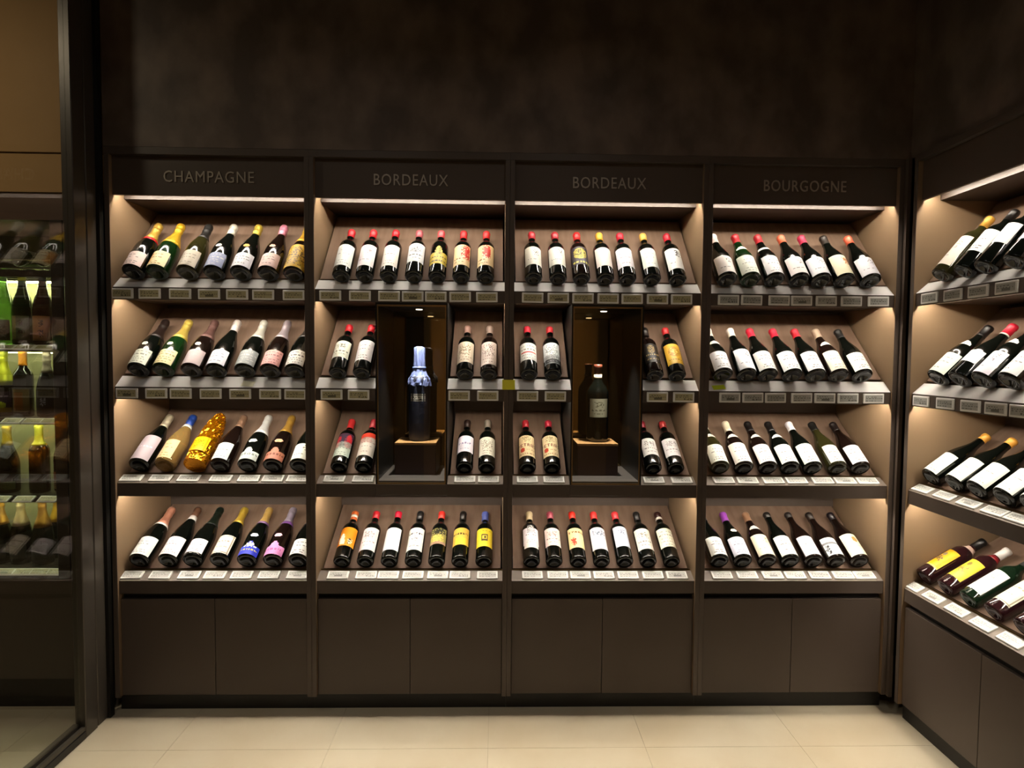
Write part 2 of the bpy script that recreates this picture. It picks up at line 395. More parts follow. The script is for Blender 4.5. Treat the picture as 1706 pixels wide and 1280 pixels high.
def label_mesh(name, sh, s0, s1, ha, base, ops, rng, m, off=.0005, nu=None):
    nu = nu or max(8, int(ha*2/6.2)); nv = max(4, int((s1-s0)/.0036)); g = raster(nu, nv, base, ops, rng)
    v = []; f = []; c = []
    for j in range(nv+1):
        s = s0+(s1-s0)*j/nv; r = prof_r(sh, s)+off
        for i in range(nu+1):
            a = rad(-ha+2*ha*i/nu); v.append((r*sin(a), -r*cos(a), s))
    cols = {}
    for j in range(nv):
        for i in range(nu):
            if g[j][i] is None: continue
            f.append((j*(nu+1)+i, j*(nu+1)+i+1, (j+1)*(nu+1)+i+1, (j+1)*(nu+1)+i))
            k = g[j][i]
            if k not in cols: cols[k] = (*lin(k), 1.0)
            c += list(cols[k])*4
    me = bpy.data.meshes.new(name); me.from_pydata(v, [], f); me.materials.append(m)
    at = me.color_attributes.new('print', 'FLOAT_COLOR', 'CORNER'); at.data.foreach_set('color', c)
    me.polygons.foreach_set('use_smooth', [True]*len(me.polygons)); me.update(); return me
INK = '6f6a66'
def shade(h, k): return ''.join('%02x' % int(int(h[i:i+2], 16)*k) for i in (0, 2, 4))
STY = {
    'plain': lambda k: [('t', .72, .2, .8, k, 1), ('t', .5, .25, .75, k, 1), ('t', .2, .3, .7, k, 1)],
    'faint': lambda k: [('t', .74, .3, .7, k, 1), ('t', .56, .2, .8, shade(k, .8), 1), ('t', .24, .3, .7, k, 1), ('t', .12, .22, .78, k, 1)],
    'chateau': lambda k: [('n', .22, .52, .78, .84, k, .42), ('t', .36, .18, .82, k, 2), ('t', .2, .3, .7, k, 1)],
    'engrave': lambda k: [('n', .15, .35, .85, .9, k, .35), ('t', .25, .2, .8, k, 1), ('t', .12, .3, .7, k, 1)],
    'bold': lambda k: [('t', .72, .1, .9, k, 3), ('n', .3, .35, .7, .62, k, .25), ('t', .18, .25, .75, k, 1)],
    'lines': lambda k: [('t', .82, .12, .88, k, 1), ('t', .62, .12, .88, k, 2), ('t', .44, .2, .8, k, 1), ('t', .28, .15, .85, k, 1), ('t', .12, .25, .75, k, 1)],
    'sketch': lambda k: [('n', .5, .55, .8, .9, k, .3), ('t', .3, .2, .6, k, 1)],
    'frame': lambda k: [('f', k), ('t', .65, .2, .8, k, 2), ('t', .35, .25, .75, k, 1)],
    'none': lambda k: [],
}
N_B = [0]
def fit_label(sh, s0, s1): return s0/1000, s1/1000
def bottle(M, sh, glass, cap, labels, text, group, bands=(), name='wine_bottle', spin=None):
    """body mesh as the thing; capsule, labels, collars as its parts.  M places the base centre, axis up."""
    N_B[0] += 1; rng = random.Random(N_B[0]*13+5)
    me = shared((sh, glass), lambda: mk('bottle', lathe(PROF[sh], 30), GLASS[glass]))
    o = bpy.data.objects.new(name, me); link(o)
    o.matrix_world = M @ Matrix.Rotation(rng.uniform(-.1, .1) if spin is None else spin, 4, 'Z')
    tag(o, text, 'bottle', group)
    if cap:
        hx, s = cap[0], cap[1]/1000; foil = sh == 'C'
        cm = shared(('cap', sh, hx, s), lambda: mk('capsule', sleeve(sh, s, PROF[sh][-1][1]), capmat(hx, foil)))
        link(bpy.data.objects.new('foil' if foil else 'capsule', cm), o)
    for a, b, hx in bands:
        bm = shared(('band', sh, a, b, hx), lambda: mk('collar', sleeve(sh, a/1000, b/1000, .0011), capmat(hx)))
        link(bpy.data.objects.new('collar', bm), o)
    for lb in labels:
        a, b, ha, hx, st = lb[:5]; ink = lb[5] if len(lb) > 5 else '8c8680'; extra = lb[6] if len(lb) > 6 else []
        nm = 'medallion' if st == 'medal' else 'neck_label' if st == 'crescent' else 'label'
        ink = shade(ink, .8)
        ops = [('n', .3, .3, .7, .7, ink, .4), ('keep', .5, .5, .5, .5)] if st == 'medal' else [('t', .55, .2, .8, ink, 1), ('keep', .5, -.25, .56, 1.22)] if st == 'crescent' else STY[st](ink)+list(extra)
        lm = label_mesh(nm, sh, a/1000, b/1000, ha, hx, ops, rng, M_print, nu=12 if st == 'medal' else None)
        link(bpy.data.objects.new(nm, lm), o)
    return o
def lean(bay, row, x, r):
    """matrix of a bottle of radius r lying on the board of that row at local x"""
    (cy, cz), t = ROWS[row][2], rad(ROWS[row][3]); th = pi/2-t
    gap = .0009
    return MAT_BAY[bay] @ Matrix.Translation((x, cy-(r+gap)*cos(th)+.002*sin(th), cz+(r+gap)*sin(th)+.002*cos(th))) @ Matrix.Rotation(-th, 4, 'X')
RAD = {'B': .0384, 'C': .0445, 'G': .0433}
def base_y(row, r): return ROWS[row][2][0]-r*sin(rad(ROWS[row][3]))
ROWN = {1: 'top shelf', 2: 'second shelf', 3: 'third shelf', 4: 'bottom shelf'}
BAYN = {'c': 'Champagne bay', 'b': 'wrapped-bottle Bordeaux bay', 'd': 'dark-magnum Bordeaux bay', 'g': 'Bourgogne bay', 'r': 'corner side cabinet'}
ROWV = {1: 470, 2: 630, 3: 785, 4: 945}
def med(s, hx, ink='a08a70', w=17): return (s-9, s+9, w, hx, 'medal', ink)
def cres(hx='ece8dc'): return (170, 196, 50, hx, 'crescent')
R1 = []
#      bay,row: list of (u px, shape, glass, capsule (hex, from mm) , labels (from, to mm, half arc, paper, style, ink, extra ops), short description, collars)
SPEC = {
 ('c', 1): [
  (221, 'C', 'dark', ('c9a548', 212), [(46, 108, 62, 'e6cfc8', 'faint')], 'gold-foil bottle with red collar', [(198, 214, 'c8161c')]),
  (261, 'C', 'green', ('d2a72a', 172), [(46, 112, 62, 'f0dfb0', 'faint', 'd0953a', [('r', .0, .2, .3, .9, 'e8a648')])], 'green bottle with long gold foil'),
  (311, 'C', 'olive', ('34322f', 222), [(46, 122, 60, 'b5aa97', 'plain', '8d8474')], 'olive bottle with beige label'),
  (356, 'C', 'dark', ('cfc8b8', 250), [(46, 108, 62, '8790b4', 'lines', 'e6e8f0'), med(160, 'e0dccb')], 'bottle with blue-grey striped label'),
  (400.5, 'C', 'dark', ('c2ab45', 250), [(46, 108, 62, 'e3e3ea', 'plain'), med(160, 'd8963c')], 'bottle with orange medallion'),
  (446, 'C', 'brown', ('d8879c', 250), [(46, 108, 62, 'e2c2bb', 'plain', 'b08a88'), med(160, 'e0a898')], 'bottle with pink foil'),
  (488.5, 'C', 'brown', ('c79a2c', 190), [(20, 168, 120, 'cfa72c', 'none', '5a430c', [('n', 0, .1, 1, .95, '6b4f10', .3), ('t', .5, .2, .8, '3a2a08', 2)])], 'bottle sleeved in patterned gold')],
 ('c', 2): [
  (229, 'C', 'dark', ('33241f', 195), [(46, 110, 60, 'c6cbbb', 'lines', '9aa08e'), med(150, 'e0dcc6')], 'bottle with black-brown foil'),
  (271, 'C', 'green', ('c2ab4e', 190), [(46, 110, 60, 'dbd19e', 'lines', 'b0a468'), med(150, 'e8e2c0')], 'bottle with pale yellow label'),
  (318, 'C', 'brown', ('664842', 195), [(46, 110, 60, 'b6a6a6', 'lines', 'e0d6d6'), med(150, 'e8e0d6')], 'bottle with mauve-grey label'),
  (359, 'C', 'dark', ('d6ccc6', 245), [(46, 110, 60, 'dcdee6', 'plain', '9aa2b4')], 'bottle with short silver foil'),
  (407, 'C', 'dark', ('c6c5b8', 196), [(46, 110, 66, '8d9494', 'lines', 'dfe3e3')], 'bottle with long silver foil'),
  (449.5, 'C', 'brown', ('a3979c', 196), [(46, 110, 60, 'e2a7a2', 'lines', 'b87474')], 'bottle with pink label'),
  (490.5, 'C', 'dark', ('4a4038', 196), [(46, 110, 60, 'e8e5dc', 'lines')], 'white-labelled bottle against the post')],
 ('c', 3): [
  (231, 'C', 'dark', ('c6bda2', 236), [(44, 168, 70, 'b3a6ad', 'none', 'd8d0d4', [('t', .5, .2, .8, 'd8d0d4', 2)])], 'bottle in lilac-silver sleeve'),
  (273.6, 'C', 'amber', ('27489c', 250), [(50, 140, 46, 'dcbf8c', 'faint', 'b08a48')], 'clear amber bottle with blue cap', [(232, 250, 'e6e6e0')]),
  None,
  (366, 'C', 'brown', ('94735c', 236), [(46, 122, 50, 'c9d8d4', 'faint', '98b0ac')], 'bronze-foil bottle with pale blue label'),
  (411.7, 'C', 'dark', ('e4e4e0', 190), [(40, 112, 66, 'c6cfca', 'none', '8a9490', [('t', .34, .1, .9, '7a8580', 3), ('peak',)]), med(152, 'e6e8e0', w=26)], 'bottle with long white foil'),
  (454, 'C', 'brown', ('bb913e', 200), [(40, 112, 66, 'b8755d', 'none', '7a3f2c', [('t', .34, .1, .9, '7a3f2c', 3), ('peak',)]), med(152, 'e6b08c', w=26)], 'bottle with copper label'),
  (498.5, 'C', 'dark', ('3a332c', 200), [(46, 118, 60, 'e8eee4', 'sketch')], 'white-labelled bottle against the post')],
 ('c', 4): [
  (231, 'C', 'dark', ('d7957a', 214), [(40, 124, 62, 'e4e8e2', 'faint', 'c0c8c2')], 'bottle with salmon foil', [(203, 216, 'e4dcd4')]),
  (279, 'C', 'dark', ('6b4a38', 262), [(40, 124, 62, 'e8e0df', 'faint', 'ccbcbc')], 'bottle with bronze cap, white neck band', [(236, 262, 'e6e2dc')]),
  (320, 'C', 'dark', ('1f2a1e', 205), [(56, 112, 62, 'e2dce2', 'faint', 'b8b0b8')], 'bottle with dark green foil'),
  (365, 'C', 'dark', ('c0a03a', 220), [(50, 132, 56, 'e8decb', 'frame', 'b8a88c')], 'gold-foil bottle with cream label'),
  (410.5, 'C', 'dark', ('cca85e', 226), [(40, 116, 66, '2536c4', 'none', 'e6d24a', [('t', .3, .1, .9, 'e6d24a', 2), ('t', .55, .25, .75, 'dfe6f2', 2), ('n', .3, .6, .7, .95, 'f0e6b0', .6), ('peak',)]), med(150, 'bcc6da', w=24)], 'bottle with bright blue label', [(212, 228, '6a4a78')]),
  (454, 'C', 'brown', ('a599ab', 226), [(40, 116, 66, 'd88ac2', 'none', 'a04a8a', [('t', .34, .1, .9, 'b05a98', 3), ('peak',)]), med(150, 'e6b8cc', w=24)], 'bottle with magenta-pink label', [(208, 228, '7a4a98')]),
  (496, 'C', 'dark', ('3c342e', 200), [(46, 112, 60, 'e6e6e4', 'faint')], 'white-labelled bottle against the post')],
 ('b', 1): [
  (568, 'B', 'dark', ('c01c28', 248), [(44, 152, 66, 'dfe4e0', 'faint', 'b9c4be')], 'red-capped bottle with greenish-white label'),
  (607, 'B', 'dark', ('cc222c', 246), [(44, 152, 66, 'e6dee0', 'sketch', 'b9aeb2')], 'red-capped bottle with pinkish-white label'),
  (647, 'B', 'dark', ('c81a26', 252), [(44, 152, 62, 'e6dfd6', 'faint', 'c6bcae')], 'red-capped bottle with cream-white label'),
  (689, 'B', 'dark', ('a8525a', 250), [(82, 166, 66, 'dcdcde', 'chateau', '77787c')], 'bottle with grey castle-print label'),
  (728, 'B', 'dark', ('d0484e', 250), [(70, 150, 70, 'c2aa38', 'none', '2a2208', [('t', .15, .05, .95, '2a2208', 2), ('t', .38, .05, .95, '2a2208', 2), ('n', .2, .5, .8, .95, '3a2e0c', .3), ('peak',)])], 'bottle with pointed gold label'),
  (768, 'B', 'dark', ('cc262a', 246), [(54, 160, 66, 'e6c898', 'none', '8a6a3c', [('n', .5, .3, .98, 1, 'c8281c', .8), ('t', .3, .1, .5, '7a5c34', 2), ('t', .15, .15, .6, '7a5c34', 1)])], 'cream label with red blotch at its edge'),
  (808.5, 'B', 'dark', ('cc282a', 246), [(54, 160, 66, 'e8cc9c', 'none', '8a6a3c', [('n', .34, .35, .8, 1, 'cc3020', .85), ('t', .25, .1, .5, '7a5c34', 2), ('t', .12, .15, .6, '7a5c34', 1)])], 'cream label with red blotch across it')],
 ('b', 2): [
  (562, 'B', 'dark', ('c01e2a', 252), [(86, 152, 68, 'dcdccb', 'chateau', '8f907c')], 'red-capped bottle with castle label'),
  (602, 'B', 'dark', ('c4222e', 250), [(70, 158, 66, 'e0dcdc', 'faint')], 'red-capped bottle against the niche'),
  (774.5, 'B', 'dark', ('8d6c60', 250), [(52, 154, 66, 'dccdb6', 'engrave', 'a0825e')], 'brown-capped bottle with tan engraved label'),
  (814.4, 'B', 'brown', ('a08d80', 248), [(34, 154, 60, 'd4c4ba', 'engrave', '9a8076')], 'bottle with long rose-grey label')],
 ('b', 3): [
  (564.4, 'B', 'dark', ('c02c2e', 236), [(112, 166, 70, '3f2436', 'none', 'c02c34', [('e', .25, .4, .18, .45, 'c4303a'), ('e', .78, .4, .18, .5, 'b82a32'), ('n', .3, .1, .7, .9, '24304a', .4)]), (52, 112, 70, 'c0cec0', 'faint', 'a0b0a0')], 'bottle with red-patched upper label'),
  (604.4, 'B', 'dark', ('a82a34', 240), [(142, 168, 68, 'd0402c', 'none', 'e6d8c8', [('n', 0, 0, 1, .5, 'e6d8c8', .6)]), (54, 142, 68, 'ddd5c8', 'plain', 'b8ac9c')], 'bottle with red-topped cream label'),
  (773.7, 'B', 'dark', ('4f342a', 246), [(88, 154, 66, 'e4dee6', 'none', '8a84a8', [('t', .5, .15, .85, '8a84a8', 3), ('t', .2, .25, .75, 'a8a2ba', 1)])], 'brown-capped bottle with lilac-print label'),
  (810.6, 'B', 'dark', ('8c8272', 246), [(58, 146, 66, 'dcd8c6', 'engrave', 'aa9c84')], 'grey-capped bottle with engraved label')],
 ('b', 4): [
  (569, 'B', 'dark', ('d0662a', 242), [(86, 160, 70, 'e68a1a', 'none', 'f2e6d0', [('e', .28, .35, .13, .3, 'f4ead8'), ('e', .66, .25, .08, .16, '2a2420'), ('n', .5, .1, .85, .4, 'e8d8b8', .4), ('e', .4, .2, .05, .15, 'f4ead8')])], 'bottle with bright orange label', [(262, 278, 'e6dccb')]),
  (608, 'B', 'dark', ('c01e2a', 252), [(62, 158, 66, 'dfd4d2', 'chateau', 'b4a4a4')], 'red-capped bottle with greyish castle label'),
  (648, 'B', 'dark', ('cc1636', 256), [(54, 158, 66, 'e0e1e0', 'none')], 'crimson-capped bottle with blank white label'),
  (688, 'B', 'dark', ('1b1919', 244), [(62, 158, 66, 'e0ddd4', 'bold', '5c5a5c')], 'black-capped bottle with boldly lettered label'),
  (727, 'B', 'dark', ('cf3026', 252), [(96, 156, 68, '8f864c', 'none', '2a2818', [('n', 0, .6, 1, 1, '23221a', .8), ('n', .1, .1, .9, .6, 'c9b850', .5), ('r', 0, 0, 1, .14, '9a7a6a')])], 'red-capped bottle with dark olive label'),
  (766, 'B', 'dark', ('2c221a', 242), [(92, 158, 68, 'd4ae4a', 'none', '4a3810', [('t', .62, .05, .95, '4a3810', 3), ('r', .25, .05, .9, .4, 'e0c23c')])], 'brown-capped bottle with gold label'),
  (806, 'B', 'dark', ('4e5aa0', 240), [(82, 156, 68, 'e6cc36', 'none', '4a3a1c', [('r', .34, .32, .66, .66, '54402a'), ('r', .42, .4, .58, .58, 'd8c048'), ('e', .52, .5, .06, .06, '4a3a1c'), ('t', .85, .2, .8, 'b09a2a', 1)])], 'blue-capped bottle with yellow square-emblem label')],
 ('d', 1): [
  (889, 'B', 'dark', ('b62c38', 250), [(72, 154, 66, 'e6e3d6', 'sketch', '8a8680')], 'sketch-label bottle with red cap by the post'),
  (930, 'B', 'dark', ('b02c36', 250), [(72, 154, 66, 'e6e4d8', 'sketch', '8a8680')], 'sketch-label bottle second from the post'),
  (969, 'B', 'brown', ('cc1e20', 246), [(76, 158, 70, '2e2430', 'none', 'c9c04e', [('e', .5, .62, .34, .3, 'b4a840'), ('n', .2, .35, .8, .9, '4a4018', .4), ('t', .12, .1, .9, 'c9c04e', 3)])], 'bottle with yellow crest on black'),
  (1009, 'B', 'dark', ('d2a032', 246), [(60, 154, 64, 'dfd4ce', 'none')], 'gold-capped bottle with pinkish-grey label'),
  (1046, 'B', 'dark', ('c01a30', 252), [(66, 154, 66, 'e4e0e8', 'plain', 'c4bccc')], 'crimson-capped bottle with lilac-white label'),
  (1087, 'B', 'dark', ('c69c46', 250), [(56, 154, 64, 'dfe4da', 'plain', 'c0c8bc')], 'gold-capped bottle with greenish label'),
  (1129.5, 'B', 'dark', ('c01a30', 250), [(48, 154, 64, 'e4e4e2', 'sketch', '504c50', [('n', .5, .6, .85, .92, '3c3a40', .3)])], 'crimson-capped bottle with animal sketch label')],
 ('d', 2): [
  (881.5, 'B', 'dark', ('c4283a', 256), [(78, 150, 68, 'e6e6e0', 'lines', 'a8a8a0', [('r', .1, .44, .9, .48, 'c8463a')])], 'bottle with red-ruled white label'),
  (921.5, 'B', 'dark', ('bc2c34', 256), [(84, 152, 68, 'dfe4e4', 'engrave', '9aa4a4'), (46, 74, 60, '1a1c20', 'frame', '9aa0a4')], 'bottle with small framed lower label'),
  (1091.6, 'B', 'brown', ('261c17', 240), [(70, 152, 60, '150f0b', 'none', 'b8a06a', [('e', .5, .7, .2, .22, '8a7444'), ('n', .36, .55, .64, .9, '1a120c', .4), ('t', .38, .15, .85, 'b8a06a', 2), ('t', .18, .2, .8, '9a8450', 2)])], 'black bottle with gold print'),
  (1129, 'B', 'dark', ('c4242a', 254), [(54, 152, 66, 'd6aa38', 'none', '8a6414', [('e', .5, .6, .3, .26, 'b08424'), ('n', .28, .42, .72, .8, 'e6c864', .4), ('t', .2, .15, .85, '8a6414', 2)])], 'red-capped bottle with gold emblem label')],
 ('d', 3): [
  (879, 'B', 'dark', ('bc2632', 250), [(54, 158, 66, 'ddc79a', 'none', '8a6a4a', [('n', .25, .68, .75, .98, '9a8a68', .45), ('w', 'PETRUS', .48, '7a4436'), ('e', .26, .3, .13, .1, 'b03a24'), ('t', .3, .5, .9, '9a7a54', 1), ('t', .1, .1, .9, '9a7a54', 2)])], 'red-seal cream bottle by the post'),
  (920, 'B', 'dark', ('bc283e', 252), [(54, 158, 66, 'ddc99e', 'none', '8a6a4a', [('n', .25, .68, .75, .98, '9a8a68', .45), ('w', 'PETRUS', .48, '7a4436'), ('e', .26, .3, .13, .1, 'b03a24'), ('t', .3, .5, .9, '9a7a54', 1), ('t', .1, .1, .9, '9a7a54', 2)])], 'red-seal cream bottle by the niche'),
  (1089, 'B', 'dark', ('8a1c2a', 250), [(76, 144, 66, 'dfdcd8', 'chateau', 'aaa4a0')], 'white-labelled bottle by the niche'),
  (1126.4, 'B', 'dark', ('b43434', 254), [(70, 144, 66, 'dcd8d8', 'chateau', 'b4acac')], 'red-capped bottle with white castle label')],
 ('d', 4): [
  (885.7, 'B', 'dark', ('c2ae86', 244), [(96, 160, 66, 'e6dee4', 'faint'), (76, 92, 56, 'e8e4da', 'none'), (172, 196, 26, '10100e', 'none', 'd8d4cc', [('n', .1, .1, .9, .9, 'd8d4cc', .55)])], 'cream-capped bottle with white shoulder print'),
  (923.5, 'B', 'dark', ('a44656', 252), [(88, 158, 66, 'e2cec5', 'chateau', 'b89a92')], 'mauve-capped bottle with pinkish label'),
  (963.6, 'B', 'dark', ('d42c1c', 254), [(76, 158, 66, 'ead098', 'none', '8a5a2c', [('t', .76, .1, .9, '7a4a22', 3), ('n', .2, .1, .48, .5, 'c03a22', .8)])], 'scarlet-capped bottle with yellow-cream label'),
  (1002.6, 'B', 'dark', ('d42c2a', 252), [(68, 162, 66, 'e3dde2', 'none', '6a7484', [('n', .2, .55, .95, .9, '6a7484', .5), ('t', .2, .2, .8, 'a8a4ac', 1)])], 'red-capped bottle with blue-grey drawing'),
  (1041.6, 'B', 'dark', ('d4343a', 250), [(84, 168, 60, 'd2daea', 'none', '8088a0', [('n', .3, .55, .75, .85, '7a8298', .4), ('f', 'b0b8c8')])], 'red-capped bottle with pale blue label'),
  (1080.6, 'B', 'dark', ('221e1c', 242), [(60, 156, 66, 'e6e2d4', 'chateau', 'a49c8c')], 'black-capped bottle with cream castle label'),
  (1119.5, 'B', 'dark', ('4c2018', 244), [(82, 158, 66, 'e6e3cc', 'lines', 'b4b098')], 'maroon-capped bottle with white neck band', [(252, 266, 'dcd4c8')])],
 ('g', 1): [
  (1212, 'G', 'dark', ('e0ccc8', 236), [(42, 112, 66, 'e6ded8', 'sketch', '8a8684')], 'bottle half behind the post'),
  (1251, 'G', 'green', ('b6222c', 240), [(42, 118, 64, 'e6ecdf', 'faint', 'b8c4ae'), cres()], 'green bottle with red cap'),
  (1291, 'G', 'dark', ('b2262f', 240), [(42, 118, 64, 'e8e8ea', 'faint'), (172, 188, 75, 'e8e4d8', 'none')], 'red-capped bottle with shoulder band'),
  (1332.6, 'G', 'dark', ('de6c4c', 246), [(42, 112, 66, 'e6dedc', 'sketch', '8e8688')], 'bottle with torn orange-white cap'),
  (1369, 'G', 'dark', ('ae2646', 242), [(42, 112, 66, 'e3e6ec', 'sketch', '8e9298')], 'bottle with raspberry cap'),
  (1408, 'G', 'dark', ('463a32', 240), [(42, 128, 60, 'e9e3c2', 'none', 'c07a3c', [('n', .55, .5, .95, .9, 'c0783a', .7)])], 'cream-labelled bottle with orange leaf print'),
  (1451.8, 'G', 'dark', ('e2684c', 246), [(42, 114, 66, 'e3e3ea', 'sketch', '9a98a2')], 'bottle with salmon cap')],
 ('g', 2): [
  (1205, 'G', 'dark', ('d8d0c4', 240), [(42, 112, 64, 'dfe3e8', 'faint'), cres()], 'bottle half behind the post'),
  (1245, 'G', 'dark', ('e6ded0', 244), [(34, 128, 60, 'e3e6ea', 'sketch', '7a7e86')], 'white-capped bottle'),
  (1280, 'G', 'dark', ('c41e36', 242), [(40, 116, 64, 'e6e8e4', 'faint')], 'red-capped bottle beside the white-capped one'),
  (1321, 'G', 'dark', ('b81a32', 242), [(40, 116, 64, 'e2e8e8', 'faint')], 'middle one of three red-capped bottles'),
  (1360, 'G', 'dark', ('b81e2e', 242), [(40, 116, 64, 'e6e6ea', 'faint')], 'red-capped bottle beside the taupe-capped one'),
  (1398, 'G', 'brown', ('9c8874', 240), [(42, 122, 60, 'e6e3d0', 'faint', 'c8bc94'), cres()], 'taupe-capped bottle'),
  (1438, 'G', 'dark', ('232120', 240), [(42, 112, 62, 'e6ecdf', 'faint')], 'black-capped bottle nearest the corner')],
 ('g', 3): [
  (1200, 'G', 'olive', ('d8d0c4', 240), [(42, 112, 64, 'e6ecdf', 'faint'), cres()], 'bottle half behind the post'),
  (1240, 'G', 'brown', ('ddd2b6', 228), [(40, 124, 62, 'eae6dc', 'faint'), cres()], 'cream-capped bottle'),
  (1280, 'G', 'brown', ('1e1614', 232), [(40, 114, 64, 'ecebe6', 'faint'), cres()], 'black-capped bottle beside the cream-capped one'),
  (1317, 'G', 'dark', ('1e1816', 232), [(40, 114, 64, 'ebebe3', 'faint'), cres()], 'black-capped bottle beside the white-capped one'),
  (1354.6, 'G', 'dark', ('ece8ec', 240), [(40, 120, 64, 'e0e8df', 'faint')], 'white-capped bottle with greenish label'),
  (1396, 'G', 'olive', ('201e1a', 240), [(44, 112, 54, 'e6ded6', 'faint')], 'dark-capped bottle with short cream label'),
  (1434.5, 'G', 'brown', ('2c1e1c', 240), [(42, 112, 60, 'e3e4ea', 'faint')], 'brown-capped bottle nearest the corner')],
 ('g', 4): [
  (1199, 'G', 'dark', ('2a2624', 240), [(44, 112, 64, 'e6eae6', 'faint')], 'bottle half behind the post'),
  (1238, 'G', 'dark', ('9446ac', 238), [(44, 112, 64, 'd8dcec', 'faint', 'a8b0cc'), (146, 166, 22, 'e8e2d2', 'medal')], 'purple-capped bottle'),
  (1279, 'G', 'brown', ('8c6a50', 238), [(44, 128, 64, 'e6dec4', 'sketch', 'c0b086'), cres()], 'bronze-capped bottle with cream label'),
  (1317, 'G', 'dark', ('2b241f', 262), [(44, 120, 64, 'e3e8da', 'faint')], 'dark bottle beside the bronze-capped one'),
  (1356, 'G', 'brown', ('2a211d', 262), [(44, 118, 64, 'e6e3e8', 'faint')], 'dark bottle with lilac-white label'),
  (1394, 'G', 'brown', ('37281f', 250), [(44, 108, 60, 'e6e8e6', 'none', '2a2a2c', [('r', 0, .62, 1, .7, '77797c'), ('n', .05, .1, .3, .6, '2c2c2e', .7)])], 'bottle with black-and-white divided label'),
  (1433, 'G', 'brown', ('2e222a', 250), [(44, 132, 62, 'eae8cb', 'none', 'b08a4a', [('e', .62, .72, .13, .13, 'b0843c'), ('t', .4, .2, .8, 'c8c4a0', 1)])], 'cream-labelled bottle with ochre emblem')],
 ('r', 1): [
  ((1567, 466), 'B', 'olive', ('cf9a3e', 246), [(44, 164, 66, 'e8dccf', 'sketch', 'c8b8a8')], 'gold-capped bottle nearest the corner'),
  ((1604, 462), 'B', 'dark', ('2a221e', 246), [(96, 166, 66, 'e6ebe8', 'faint')], 'white-labelled bottle beside the gold-capped one'),
  ((1639, 457), 'B', 'dark', ('241e20', 246), [(112, 182, 66, 'ebe8ec', 'none')], 'black bottle with high white label'),
  ((1688, 451), 'B', 'dark', ('241e20', 246), [(96, 166, 62, 'e0d8ea', 'plain', 'b0a8c0')], 'black bottle with lilac label')],
 ('r', 2): [
  ((1560, 637), 'G', 'dark', ('211b19', 240), [(42, 112, 64, 'e6ecdc', 'plain', 'b0b8a4'), cres()], 'black-capped bottle nearest the corner'),
  ((1596, 640), 'G', 'dark', ('c41a32', 246), [(98, 124, 60, 'e8e8ea', 'none')], 'red-capped bottle with narrow white label', [(240, 246, 'd8d0c8')]),
  ((1635, 643), 'G', 'dark', ('3a3030', 240), [(42, 116, 64, 'dfdce6', 'sketch', 'aaa6b0'), cres()], 'bottle with lilac-grey label'),
  ((1681, 648), 'G', 'dark', ('3a3030', 240), [(42, 116, 64, 'e6ebea', 'plain')], 'bottle with cool white label')],
 ('r', 3): [
  ((1549, 801), 'G', 'dark', ('dda040', 262), [(42, 124, 66, 'e6eadb', 'faint', 'cdd2bc')], 'orange-capped bottle nearest the corner'),
  ((1588, 815), 'G', 'dark', ('dda040', 262), [(42, 124, 66, 'e6eadb', 'faint', 'cdd2bc')], 'orange-capped bottle, second from the corner'),
  ((1625, 830), 'G', 'dark', ('dda040', 262), [(42, 124, 66, 'e6eae0', 'faint', 'cdd2bc')], 'white-labelled bottle, third from the corner'),
  ((1670, 846), 'G', 'dark', ('dda040', 262), [(42, 124, 66, 'e6eae4', 'faint', 'cdd2c6')], 'white-labelled bottle, fourth from the corner'),
  ((1716, 862), 'G', 'dark', ('dda040', 262), [(42, 124, 66, 'e6eae4', 'faint', 'cdd2c6')], 'fifth bottle from the corner')],
 ('r', 4): [
  ((1537.5, 964), 'B', 'plum', ('1f1c1c', 240), [(60, 152, 62, 'f0b41a', 'none', '5a4a3a', [('n', .3, .3, .7, .62, '6a5a50', .5), ('e', .5, .72, .1, .1, '8a7a6a'), ('r', .02, .02, .98, .05, 'e6c86a')])], 'yellow-labelled bottle nearest the corner', [(216, 236, 'd8b8a8')]),
  ((1573, 983), 'B', 'plum', ('d4cfca', 240), [(60, 152, 62, 'e6cc3c', 'none', '6a5c30', [('n', .3, .3, .7, .62, '7a6a3a', .5), ('e', .5, .74, .1, .1, '8a7a3a')])], 'yellow-labelled bottle with white cap', [(222, 240, '8a1c24')]),
  ((1611, 1001), 'B', 'forest', ('20221e', 240), [(46, 152, 66, 'dfe6e3', 'sketch', 'b8c4be')], 'green bottle with white label'),
  ((1653, 1025), 'B', 'plum', ('d8d4cc', 240), [(62, 156, 66, 'e6e0ca', 'frame', 'c4b894')], 'red-tinted bottle with cream label'),
  ((1703, 1052), 'B', 'plum', ('20221e', 240), [(62, 156, 66, 'dcd8d4', 'faint')], 'dark bottle cut off by the frame')],
}
